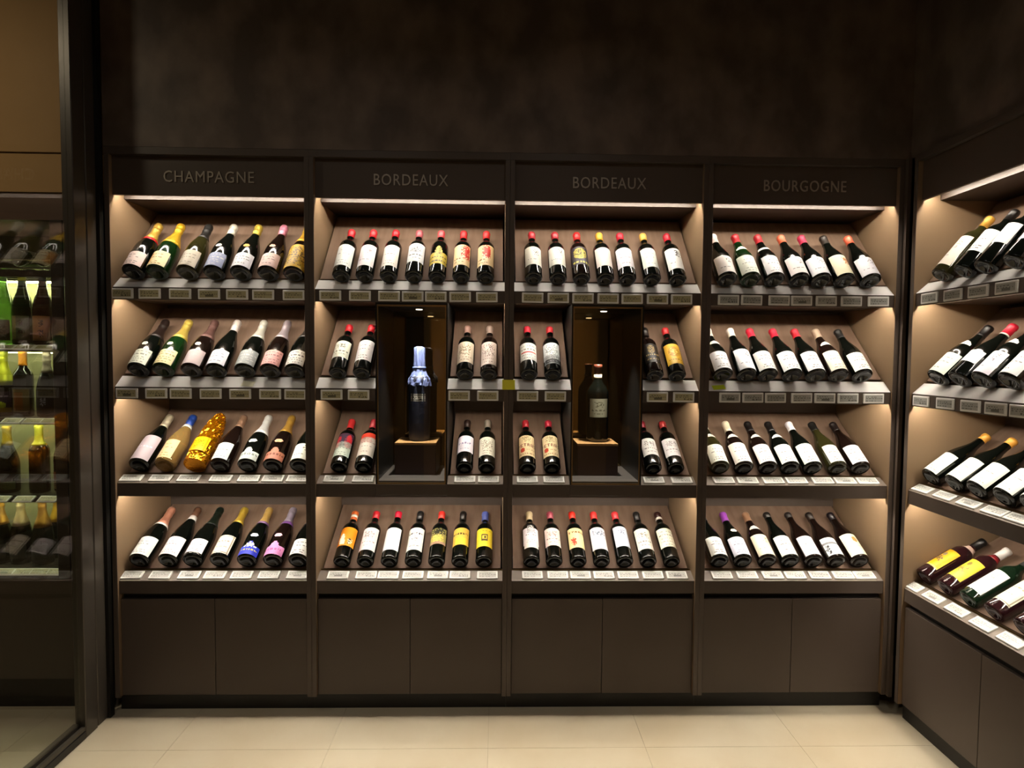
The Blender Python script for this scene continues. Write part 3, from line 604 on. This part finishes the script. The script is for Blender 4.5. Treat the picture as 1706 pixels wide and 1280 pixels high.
for (bay, row), items in SPEC.items():
    cut = {}
    for it in items:
        if it is None: continue
        u, sh, gl, cap, labs, d = it[:6]; bands = [(q[0]-8, q[1]-8, q[2]) if it[1] == 'C' and q[0] < 230 else q for q in it[6]] if len(it) > 6 else ()
        def adj(l):
            a, b = l[0], l[1]; st = l[4]; pk = any(e[0] == 'peak' for e in (l[6] if len(l) > 6 else ()))
            if sh == 'C': a, b = (a-34, b-34) if st == 'medal' and row in (3, 4) else (a-22, b-22) if st == 'medal' else (8, b-36) if pk else (max(8, a-36), b-18)
            elif sh == 'B': a, b = (a-20 if a > 60 else max(28, a-11)), min(183, b+14) if b < 186 else b
            elif st not in ('crescent', 'none', 'medal') or a < 120: a = max(9, a-32)
            return (a, b)+tuple(l[2:])
        labs = [adj(l) for l in labs]
        if sh == 'B': cap = (cap[0], cap[1]+4)
        if sh == 'C' and cap[1] < 235: cap = (cap[0], cap[1]-8)
        r = RAD[sh]; u, v = u if isinstance(u, tuple) else (u, ROWV[row]-12)
        x = local_x(bay, u, v, base_y(row, r))
        nm = {'C': 'champagne_bottle', 'B': 'wine_bottle', 'G': 'burgundy_bottle'}[sh]
        bottle(lean(bay, row, x, r), sh, gl, cap, labs, f'{d} on {ROWN[row]} of {BAYN[bay]}', f'bottles on the {ROWN[row]} of the {BAYN[bay]}', bands, nm)
# the bottle wrapped in gold cellophane
def cellophane():
    rng = random.Random(3); n = 40; rows = []
    prof = [(.047, .0), (.0485, .03), (.0485, .09), (.0475, .15), (.044, .20), (.039, .24), (.033, .275), (.026, .30), (.018, .318)]
    v = []; f = []
    for j in range(37):
        q = j/36*(len(prof)-1); k = min(int(q), len(prof)-2); r = prof[k][0]+(prof[k+1][0]-prof[k][0])*(q-k); z = prof[k][1]+(prof[k+1][1]-prof[k][1])*(q-k)
        for i in range(n):
            a = 2*pi*i/n; e = (.0032+.0036*(j/36))*rng.uniform(-1, .5)
            if z < .02: e *= .3
            v.append(((r+e)*sin(a), -(r+e)*cos(a), z))
    for j in range(36):
        for i in range(n):
            a, b = j*n+i, j*n+(i+1) % n; f += [(a, b, b+n), (a, b+n, a+n)]
    f += [tuple(range(n-1, -1, -1)), tuple(range(36*n, 37*n))]
    return v, f
M_cello = mat('gold_cellophane', 'd98a0c', .12, metal=.8, bump=(60, .5))
x = local_x('c', 322.6, 773, .03)
me = mk('cellophane', cellophane(), M_cello, False)
o = bpy.data.objects.new('wrapped_champagne_bottle', me); link(o); o.matrix_world = lean('c', 3, x, .052)
tag(o, 'bottle wrapped in crinkled gold cellophane on third shelf of Champagne bay', 'bottle', 'bottles on the third shelf of the Champagne bay')
lm = label_mesh('label', 'C', .045, .125, 44, 'f0b416', [('n', .15, .2, .85, .8, 'c87c08', .25), ('f', 'd89a10')], random.Random(2), M_gloss, off=.0075)
link(bpy.data.objects.new('label', lm), o)
# ------------------------------------------------------------------ price tags
def tag_body():
    mb = MB(); mb.box(-.0462, .0462, -.0055, 0, -.0215, .0215, .0018); o = fix(mb.build('price_tag', M_tag)); me = o.data; bpy.data.objects.remove(o); return me
TAGM = tag_body()
def screen_mesh(k, warm, pale=False):
    rng = random.Random(100+k); nu, nv = 20, 9; base = 'b4ac88' if warm else 'aaaaa4'; ink = '6a6450' if warm else '66665f'
    if pale: base, ink = 'c6c6c0', '8c8c86'  # tray tags: stronger light on the same screen put into paler colours
    ops = [('t', .72, .05, .7, ink, 1), ('t', .45, .05, .95, ink, 1)] + ([('r', .3, .15, .75, .4, ink)] if k % 4 == 0 else [('t', .12, .45, .95, ink, 2)] if k % 4 == 1 else [('t', .15, .05, .6, ink, 1)])
    g = raster(nu, nv, base, ops, rng); v = []; f = []; c = []
    for j in range(nv+1):
        for i in range(nu+1): v.append((-.0385+.077*i/nu, -.0060, -.0145+.029*j/nv))
    for j in range(nv):
        for i in range(nu):
            a = j*(nu+1)+i; f.append((a, a+1, a+nu+2, a+nu+1)); c += [*lin(g[j][i]), 1]*4
    me = bpy.data.meshes.new('tag_screen'); me.from_pydata(v, [], f); me.materials.append(M_tagp)
    at = me.color_attributes.new('print', 'FLOAT_COLOR', 'CORNER'); at.data.foreach_set('color', c); me.update(); return me
SCR = [screen_mesh(k, False) for k in range(8)]; SCRW = [screen_mesh(k, True) for k in range(8)]; SCR_LIT = [screen_mesh(k, False, True) for k in range(8)]
TAGS = {('c', 1): (160, 4.49, [195, 400, 628, 845, 1055, 1250, 1478]), ('c', 2): (160, 4.49, [230, 450, 633, 857, 1078, 1302, 1490]),
        ('c', 3): (160, 4.49, [268, 485, 695, 935, 1145, 1325, 1508]), ('c', 4): (160, 4.49, [270, 485, 700, 890, 1090, 1295, 1508]),
        ('b', 1): (500, 4.49, [225, 447, 665, 842, 1015, 1197, 1397]), ('b', 2): (500, 3.88, [203, 378, 1028, 1213]),
        ('b', 3): (500, 3.88, [222, 408, 1065, 1218]), ('b', 4): (500, 4.49, [285, 495, 660, 845, 1030, 1195, 1400]),
        ('d', 1): (830, 4.49, [258, 450, 635, 823, 1003, 1193, 1373]), ('d', 2): (830, 3.88, [190, 370, 1030, 1200]),
        ('d', 3): (830, 3.88, [188, 360, 1005, 1185]), ('d', 4): (830, 4.49, [255, 445, 615, 790, 970, 1157, 1335]),
        ('g', 1): (1160, 4.49, [243, 416, 622, 790, 975, 1163, 1365]), ('g', 2): (1160, 3.88, [218, 367, 513, 683, 832, 982, 1147]),
        ('g', 3): (1160, 3.88, [177, 331, 497, 648, 817, 962, 1106]), ('g', 4): (1160, 4.49, [190, 380, 570, 738, 922, 1098, 1256]),
        ('r', 1): (0, 1, [(1548, 497), (1587, 491), (1629, 487), (1676, 482)]), ('r', 2): (0, 1, [(1534, 669), (1574, 674), (1616, 679), (1658, 684), (1701, 691)]),
        ('r', 3): (0, 1, [(1538, 812), (1574.5, 822), (1615, 834), (1658, 848), (1698, 861)]), ('r', 4): (0, 1, [(1522, 975), (1556, 994), (1595, 1014), (1638, 1040), (1686, 1063)])}
TAGV = {1: 492, 2: 657, 3: 796, 4: 955}
nt_ = 0
for (bay, row), (off, k, xs) in TAGS.items():
    names = [it[5] if it else 'gold cellophane bottle' for it in SPEC[(bay, row)]]
    fb, ft, c, t, kind = ROWS[row]
    for i, q in enumerate(xs):
        u, v = q if isinstance(q, tuple) else (off+q/k, TAGV[row])
        o = bpy.data.objects.new('price_tag', TAGM); link(o)
        if kind == 'strip':
            L = Matrix.Translation((local_x(bay, u, v, -.004), -.0006, (fb+ft)/2-.001))
        else:
            a = math.atan2(.0305, .057); L = Matrix.Translation((local_x(bay, u, v, .026), .0255+.0006, ft+.0142+.0012)) @ Matrix.Rotation(-(pi/2-a), 4, 'X')
        o.matrix_world = MAT_BAY[bay] @ L @ Matrix.Rotation(random.uniform(-.012, .012), 4, 'Y')
        nt_ += 1
        link(bpy.data.objects.new('tag_screen', (SCR_LIT if kind != 'strip' else SCR if bay in 'gr' else SCRW)[nt_ % 8]), o)
        nmx = names[i] if i < len(names) else 'next bottle beyond the frame'
        tag(o, f'tag for {nmx}, {ROWN[row]}, {BAYN[bay]}', 'price tag', 'electronic price tags on the shelf edges')
# ------------------------------------------------------------------ niche displays
M_ped = mat('dark_brown_pedestal', '3a2622', .4); M_pedtop = mat('pale_wood_top', 'b88f5c', .45, var=((3, 40, 3), 'a87f4e'))
ZN = ROWS[3][1]+.0105+.0004
def pedestal(x, text):
    r = boxo('display_pedestal', -.094, .094, -.094, .094, 0, .138, M_ped, None, .0015); r.location = (x, .245, ZN)
    boxo('wood_top', -.0945, .0945, -.0945, .0945, .1382, .1475, M_pedtop, r)
    return tag(r, text, 'pedestal', 'pedestals in the mirrored niches')
pedestal(-.424, 'brown box pedestal with pale wood top under the blue-wrapped bottle')
pedestal(.418, 'brown box pedestal with pale wood top under the dark magnum')
ZP = ZN+.1480
rng = random.Random(5)
M_navy = mat('navy_wrap_paper', '1d2236', .55, bump=(50, .5))
v, f = lathe([(0, 0), (.044, 0), (.0485, .004), (.050, .02), (.0515, .27), (.0505, .285), (.046, .30), (.025, .315), (0, .32)], 32)
wb = mesh('wrapped_magnum', v, f, M_navy, None, True, (-.418, .245, ZP))
tag(wb, 'tall magnum wrapped in navy paper with crumpled blue foil top, on pedestal', 'bottle')
n = 48; v = []; f = []
prof = [(.0545, .262), (.053, .275), (.049, .290), (.039, .308), (.032, .325), (.0285, .345), (.0275, .37), (.027, .40), (.0265, .425), (.024, .438), (.012, .444)]
for j, (r, z) in enumerate(prof):
    for i in range(n):
        a = 2*pi*i/n; e = (.0045 if j < 3 else .0022)*(rng.uniform(-.6, .6)+sin(a*9+j*.6)*.7)
        v.append(((r+e)*sin(a), -(r+e)*cos(a), z+(rng.uniform(-.006, .003) if j == 0 else 0)))
for j in range(len(prof)-1):
    for i in range(n):
        a, b = j*n+i, j*n+(i+1) % n; f += [(a, b, b+n), (a, b+n, a+n)]
f.append(tuple(range((len(prof)-1)*n, len(prof)*n)))
mesh('crumpled_foil', v, f, mat('blue_silver_foil', '8796cf', .32, metal=.55), wb)
v, f = lathe([(.029, .338), (.0325, .341), (.0325, .346), (.029, .349)], 24); mesh('tie_string', v, f, mat('tie', '5a689a', .5), wb, True)
PROF['W'] = [(0, 0), (.0, .0), (.05, .0), (.0501, .02), (.0517, .27), (.05, .29), (0, .3)]
link(bpy.data.objects.new('label', label_mesh('label', 'W', .188, .222, 40, 'e6e4da', [('f', '4a4a48'), ('n', .2, .25, .8, .75, '5a5a56', .5), ('e', .5, .5, .22, .25, 'e6e4da'), ('t', .45, .35, .65, '77776f', 1)], rng, M_print)), wb)
bottle(Matrix.Translation((.429, .245, ZP)), 'M', 'dark', ('6a3524', 318), [(118, 205, 52, 'd8d6b8', 'chateau', 'a8a484')], 'dark magnum with cream label standing on its pedestal', None, [(300, 318, 'e8d8b4')], 'magnum_bottle', 0)
# ------------------------------------------------------------------ stickers
M_note = mat('yellow_green_note', 'ece63a', .6)
def note(name, w, d, Mx, m, text):
    o = boxo(name, -w/2, w/2, -d/2, d/2, 0, .0008, m); o.matrix_world = Mx; tag(o, text, 'sticky note'); return o
o = boxo('yellow_tape', -.027, .027, -.0142, -.0126, 1.4295, 1.472, M_note); tag(o, 'yellow tape stuck across the post between the Bordeaux bays', 'tape')
sl = math.atan2(.044, .0505)
x = local_x('c', 414, 637, .02)
note('paper_note', .052, .032, MAT_BAY['c'] @ Matrix.Translation((x, .0165, ROWS[2][1]+.0160)) @ Matrix.Rotation(sl, 4, 'X') @ Matrix.Rotation(-.1, 4, 'Z'), mat('pale_note', 'fbf8dc', .6), 'pale yellow paper note on second shelf strip of Champagne bay')
x = local_x('g', 1197, 645, .02)
note('green_note', .056, .026, MAT_BAY['g'] @ Matrix.Translation((x, .0165, ROWS[2][1]+.0160)) @ Matrix.Rotation(sl, 4, 'X') @ Matrix.Rotation(.12, 4, 'Z'), mat('lime_note', 'e2f436', .6), 'lime green paper note on second shelf strip of Bourgogne bay')
# ------------------------------------------------------------------ glass partition on the side
gp = empty('glass_partition', (-1.74, -.9, 0)); tag(gp, 'clear glass partition in dark bronze frame running out from the Champagne cabinet', 'glass partition')
def gbox(name, x0, x1, y0, y1, z0, z1, m, parent, b=0.):
    o = boxo(name, x0, x1, y0, y1, z0, z1, m, None, b); o.parent = parent; o.matrix_parent_inverse = Matrix.Translation((-parent.location[0], -parent.location[1], -parent.location[2])); return o
gbox('glass_pane', -1.738, -1.732, -2.2, -.176, .062, 3.355, M_pane, gp)
gbox('stile', -1.757, -1.712, -.175, -.108, .001, 3.357, M_jamb, gp, .003)
gbox('groove', -1.757, -1.728, -.1075, -.0965, .001, 3.357, M_black, gp)
gbox('jamb', -1.757, -1.716, -.096, -.040, .001, 3.357, M_jamb, gp, .003)
gbox('jamb_shade_strip', -1.757, -1.7025, -.0395, -.0135, .001, 3.357, M_black, gp)  # black strip standing for the shaded gap beside the cabinet
br = gbox('bottom_rail', -1.778, -1.712, -2.2, -.176, .001, .034, M_black, gp, .002)
gbox('track', -1.762, -1.742, -2.2, -.176, .034, .0615, M_jamb, gp); gbox('track', -1.730, -1.716, -2.2, -.176, .034, .05, M_jamb, gp)
# ------------------------------------------------------------------ drinks cooler beyond the glass
fx0, fx1 = -3.0, -1.885
fr = empty('drinks_cooler', (-2.44, .2, 0)); tag(fr, 'tall glass-fronted drinks cooler seen through the glass partition', 'cooler')
M_fr = mat('cooler_dark_metal', '3a322c', .4, metal=.2); M_in = mat('cooler_liner', '9c9a78', .5)
def fb_(n, *a, m=M_fr, b=0.): return gbox(n, *a, m, fr, b)
fb_('side_panel', fx1-.02, fx1, .03, .44, .05, 2.13, m=M_fr); fb_('side_panel', fx0, fx0+.02, .03, .44, .05, 2.13)
fb_('back_panel', fx0+.02, fx1-.02, .40, .42, .5, 2.13, m=M_in)
fb_('top_panel', fx0, fx1, .012, .44, 2.131, 2.244, m=mat('cooler_header', '5a463a', .45))
fb_('base_panel', fx0, fx1, .006, .44, .15, .595, m=mat('cooler_base', '4a3f36', .45)); fb_('kick', fx0, fx1, .05, .44, .0, .149, m=M_kick)
dr = fb_('door_frame', fx1-.052, fx1, -.002, .03, .60, 2.13, m=M_fr, b=.002)
gp2 = boxo('door_glass', fx0, fx1-.053, .008, .012, .62, 2.125, M_pane2); gp2.parent = dr
gbox('filler_panel', fx1+.001, -1.76, .004, .03, 0, 2.244, M_fr, fr)
SHZ = [1.603, 1.287, .948, .628]
for z in SHZ:
    s = fb_('cooler_shelf', fx0+.02, fx1-.055, .05, .40, z-.012, z, m=mat('cooler_shelf_metal', '55524a', .35, metal=.3))
    s2 = boxo('tag_rail', fx0+.02, fx1-.055, .030, .0495, z-.026, z-.008, M_fr); s2.parent = s
    g2 = boxo('glass_guard', fx0+.02, fx1-.06, .052, .055, z+.0005, z+.055, M_pane2); g2.parent = s
M_glow = mat('cooler_led', 'ffffff', .5, emit=((.95, 1, .5), 60)); M_glow2 = mat('cooler_led_dim', 'ffffff', .5, emit=((.95, 1, .5), 9)); M_glow3 = mat('cooler_led_front', 'ffffff', .5, emit=((.95, 1, .6), 75))
for z, zt in ((1.915, 1), (1.578, 0), (1.262, 0), (.922, 0)):
    hs = gbox('led_light_shield', fx0+.03, fx1-.06, .318, .36, z-.004, z+.004, M_fr, fr)  # plate added to stop the strip lighting upwards
    gbox('cooler_led', fx0+.03, fx1-.06, .325, .35, z-.010, z-.0045, M_glow if zt else M_glow2, fr)
    gbox('front_led', fx0+.03, fx1-.06, .062, .068, z+.009-(.012 if zt else 0), z+.0105-(.0105 if zt else 0), M_glow3 if not zt else M_glow2, fr)
    if zt: gbox('rack_rail', fx0+.02, fx1-.056, .046, .056, z-.020, z+.010, M_fr, fr)
fb_('shaded_upper_back', fx0+.02, fx1-.02, .37, .395, 1.93, 2.13, m=M_fr)  # dark sheet added, lack of light above the rack put into its colour
# wire rack in the top of the cooler
mb = MB()
def bar(p, q, r=.004):
    p = Vector(p); q = Vector(q); d = (q-p).normalized(); a = d.cross(Vector((.3, .9, .1))).normalized(); b = d.cross(a)
    v = []
    for c in (p, q):
        for i in range(8): v.append(c+a*r*cos(i*pi/4)+b*r*sin(i*pi/4))
    mb.add(v, [(i, (i+1) % 8, (i+1) % 8+8, i+8) for i in range(8)]+[tuple(range(7, -1, -1)), tuple(range(8, 16))])
for y in (.06, .20, .34): bar((fx0+.03, y, 1.935), (fx1-.06, y, 1.935))
bar((fx0+.03, .06, 1.972), (fx1-.08, .06, 1.972), .005)
for i in range(9): bar((fx0+.06+i*.115, .06, 1.935), (fx0+.06+i*.115, .34, 1.935), .003)
o = mb.build('wire_rack', mat('chrome_wire', 'b8b4a8', .2, metal=1.), fr); o.matrix_parent_inverse = Matrix.Translation((2.44, -.2, 0))
def at_y(u, v, y): d = ray(u, v); return CAM + d*((y-CAM.y)/d.y)
FG = 'bottles in the drinks cooler'
def stand(u, v, y, z, sh, gl, cap, labs, text, bands=(), sc=1., nm='sake_bottle'):
    p = at_y(u, v, y); return bottle(Matrix.Translation((p.x, y, z+.0008)) @ Matrix.Scale(sc, 4), sh, gl, cap, labs, text, FG, bands, nm, 0)
K = '3a3228'
ch = lambda c: [('n', .55, .5, .75, .85, c, .6), ('n', .55, .15, .75, .45, c, .6)]
stand(6, 520, .11, SHZ[0], 'S', 'lime', ('7aa040', 300), [(20, 110, 70, '2a3026', 'none', K, [('n', .1, .1, .9, .9, '6a7066', .3)])], 'lime green glass bottle at the cooler top shelf edge')
stand(38, 520, .11, SHZ[0], 'S', 'forest', ('b8b048', 282), [(24, 128, 72, '8a8a50', 'none', K, [('r', .5, 0, 1, 1, '5c6a4c')]+ch(K))], 'green sake bottle with olive split label, cooler top shelf')
stand(72, 520, .11, SHZ[0], 'S', 'plum', ('3a3230', 282), [(20, 128, 72, 'c08a5c', 'none', K, ch('3a1e1a'))], 'dark sake bottle with salmon label, cooler top shelf')
stand(7, 640, .13, SHZ[1], 'C', 'dark', ('c8cc2c', 150), [(20, 120, 75, '33203a', 'none', K, [('e', .6, .35, .2, .16, 'b0c030'), ('t', .75, .2, .9, '9a86a0', 2), ('r', 0, 0, 1, .2, '8a6a1c')])], 'yellow-topped bottle with purple label, cooler second shelf', sc=.92)
stand(39, 640, .11, SHZ[1], 'B', 'dark', ('d88c1e', 235), [(24, 128, 70, '5a4a2c', 'none', K, [('r', .35, .1, .7, .85, '7a4418')])], 'dark bottle with orange cap, cooler second shelf', sc=.96)
stand(79, 640, .11, SHZ[1], 'C', 'dark', ('8f8478', 215), [(24, 128, 70, '1f1c26', 'none', K, [('n', .4, .3, .7, .7, '8a8a9a', .5)])], 'black bottle with grey foil, cooler second shelf', sc=.9)
stand(13, 770, .11, SHZ[2], 'G', 'dark', ('b89a2c', 210), [(16, 52, 72, '5c6a3c', 'faint', '46522c')], 'dark bottle with mustard foil, cooler third shelf', sc=1)
stand(66, 770, .11, SHZ[2], 'B', 'dark', ('d6d048', 212), [(16, 52, 72, '3c4030', 'faint', '5a5a44')], 'dark bottle with lemon-yellow neck, cooler third shelf', sc=1)
stand(105, 770, .14, SHZ[2], 'S', 'plum', ('3a2a22', 282), [(60, 100, 70, '8a4a24', 'none'), (16, 56, 70, 'b09878', 'lines', '7a6850')], 'amber bottle with tan label, cooler third shelf', sc=.92)
stand(2, 900, .11, SHZ[3], 'C', 'dark', ('b8862c', 190), [(30, 100, 60, '4a4640', 'none')], 'gold-necked bottle farthest from the partition, cooler bottom shelf', sc=.93)
stand(36, 900, .11, SHZ[3], 'C', 'dark', ('b8a47c', 185), [(30, 100, 60, '46443e', 'none')], 'champagne-coloured foil bottle, cooler bottom shelf', sc=.93)
stand(72, 900, .10, SHZ[3], 'C', 'dark', ('a87a34', 180), [(30, 100, 60, '45423c', 'none')], 'bronze-gold foil bottle, cooler bottom shelf', sc=.93)
stand(97, 900, .195, SHZ[3], 'C', 'dark', ('d0a01e', 180), [(30, 100, 60, '45423c', 'none')], 'bright gold foil bottle behind the bronze one, cooler bottom shelf', sc=.93)
# two bottles lying on the wire rack, bases to the front
for u, gl, txt in ((32, 'forest', 'green bottle lying on the cooler wire rack'), (72, 'olive', 'olive bottle lying on the cooler wire rack')):
    p = at_y(u, 430, .07)
    bottle(Matrix.Translation((p.x, .0662, 1.9395+.0396)) @ Matrix.Rotation(-pi/2, 4, 'X'), 'B', gl, ('3a3028', 245), [(30, 120, 70, '9a9484', 'faint')], txt, FG, (), 'wine_bottle', 0)
# tags along the cooler shelf rails
for z, us in zip(SHZ, ([8, 40, 74], [20, 55, 84], [0, 40, 80], [8, 38, 66, 94])):
    for i, u in enumerate(us):
        p = at_y(u, 600, .03); o = bpy.data.objects.new('price_tag', TAGM); link(o)
        lv = {1.603: 575, 1.287: 700, .948: 832, .628: 955}[z]; p = at_y(u, lv, .02)
        o.matrix_world = Matrix.Translation((p.x, .022, z-.012)) @ Matrix.Rotation(rad(-58), 4, 'X') @ Matrix.Scale(.9, 4)
        link(bpy.data.objects.new('tag_screen', SCRW[i % 8]), o)
        tag(o, f'{["first", "second", "third", "fourth"][len(us)-1-i]} price tag from the door stile, cooler {["top", "second", "third", "bottom"][SHZ.index(z)]} shelf rail', 'price tag', 'price tags on the cooler rails')
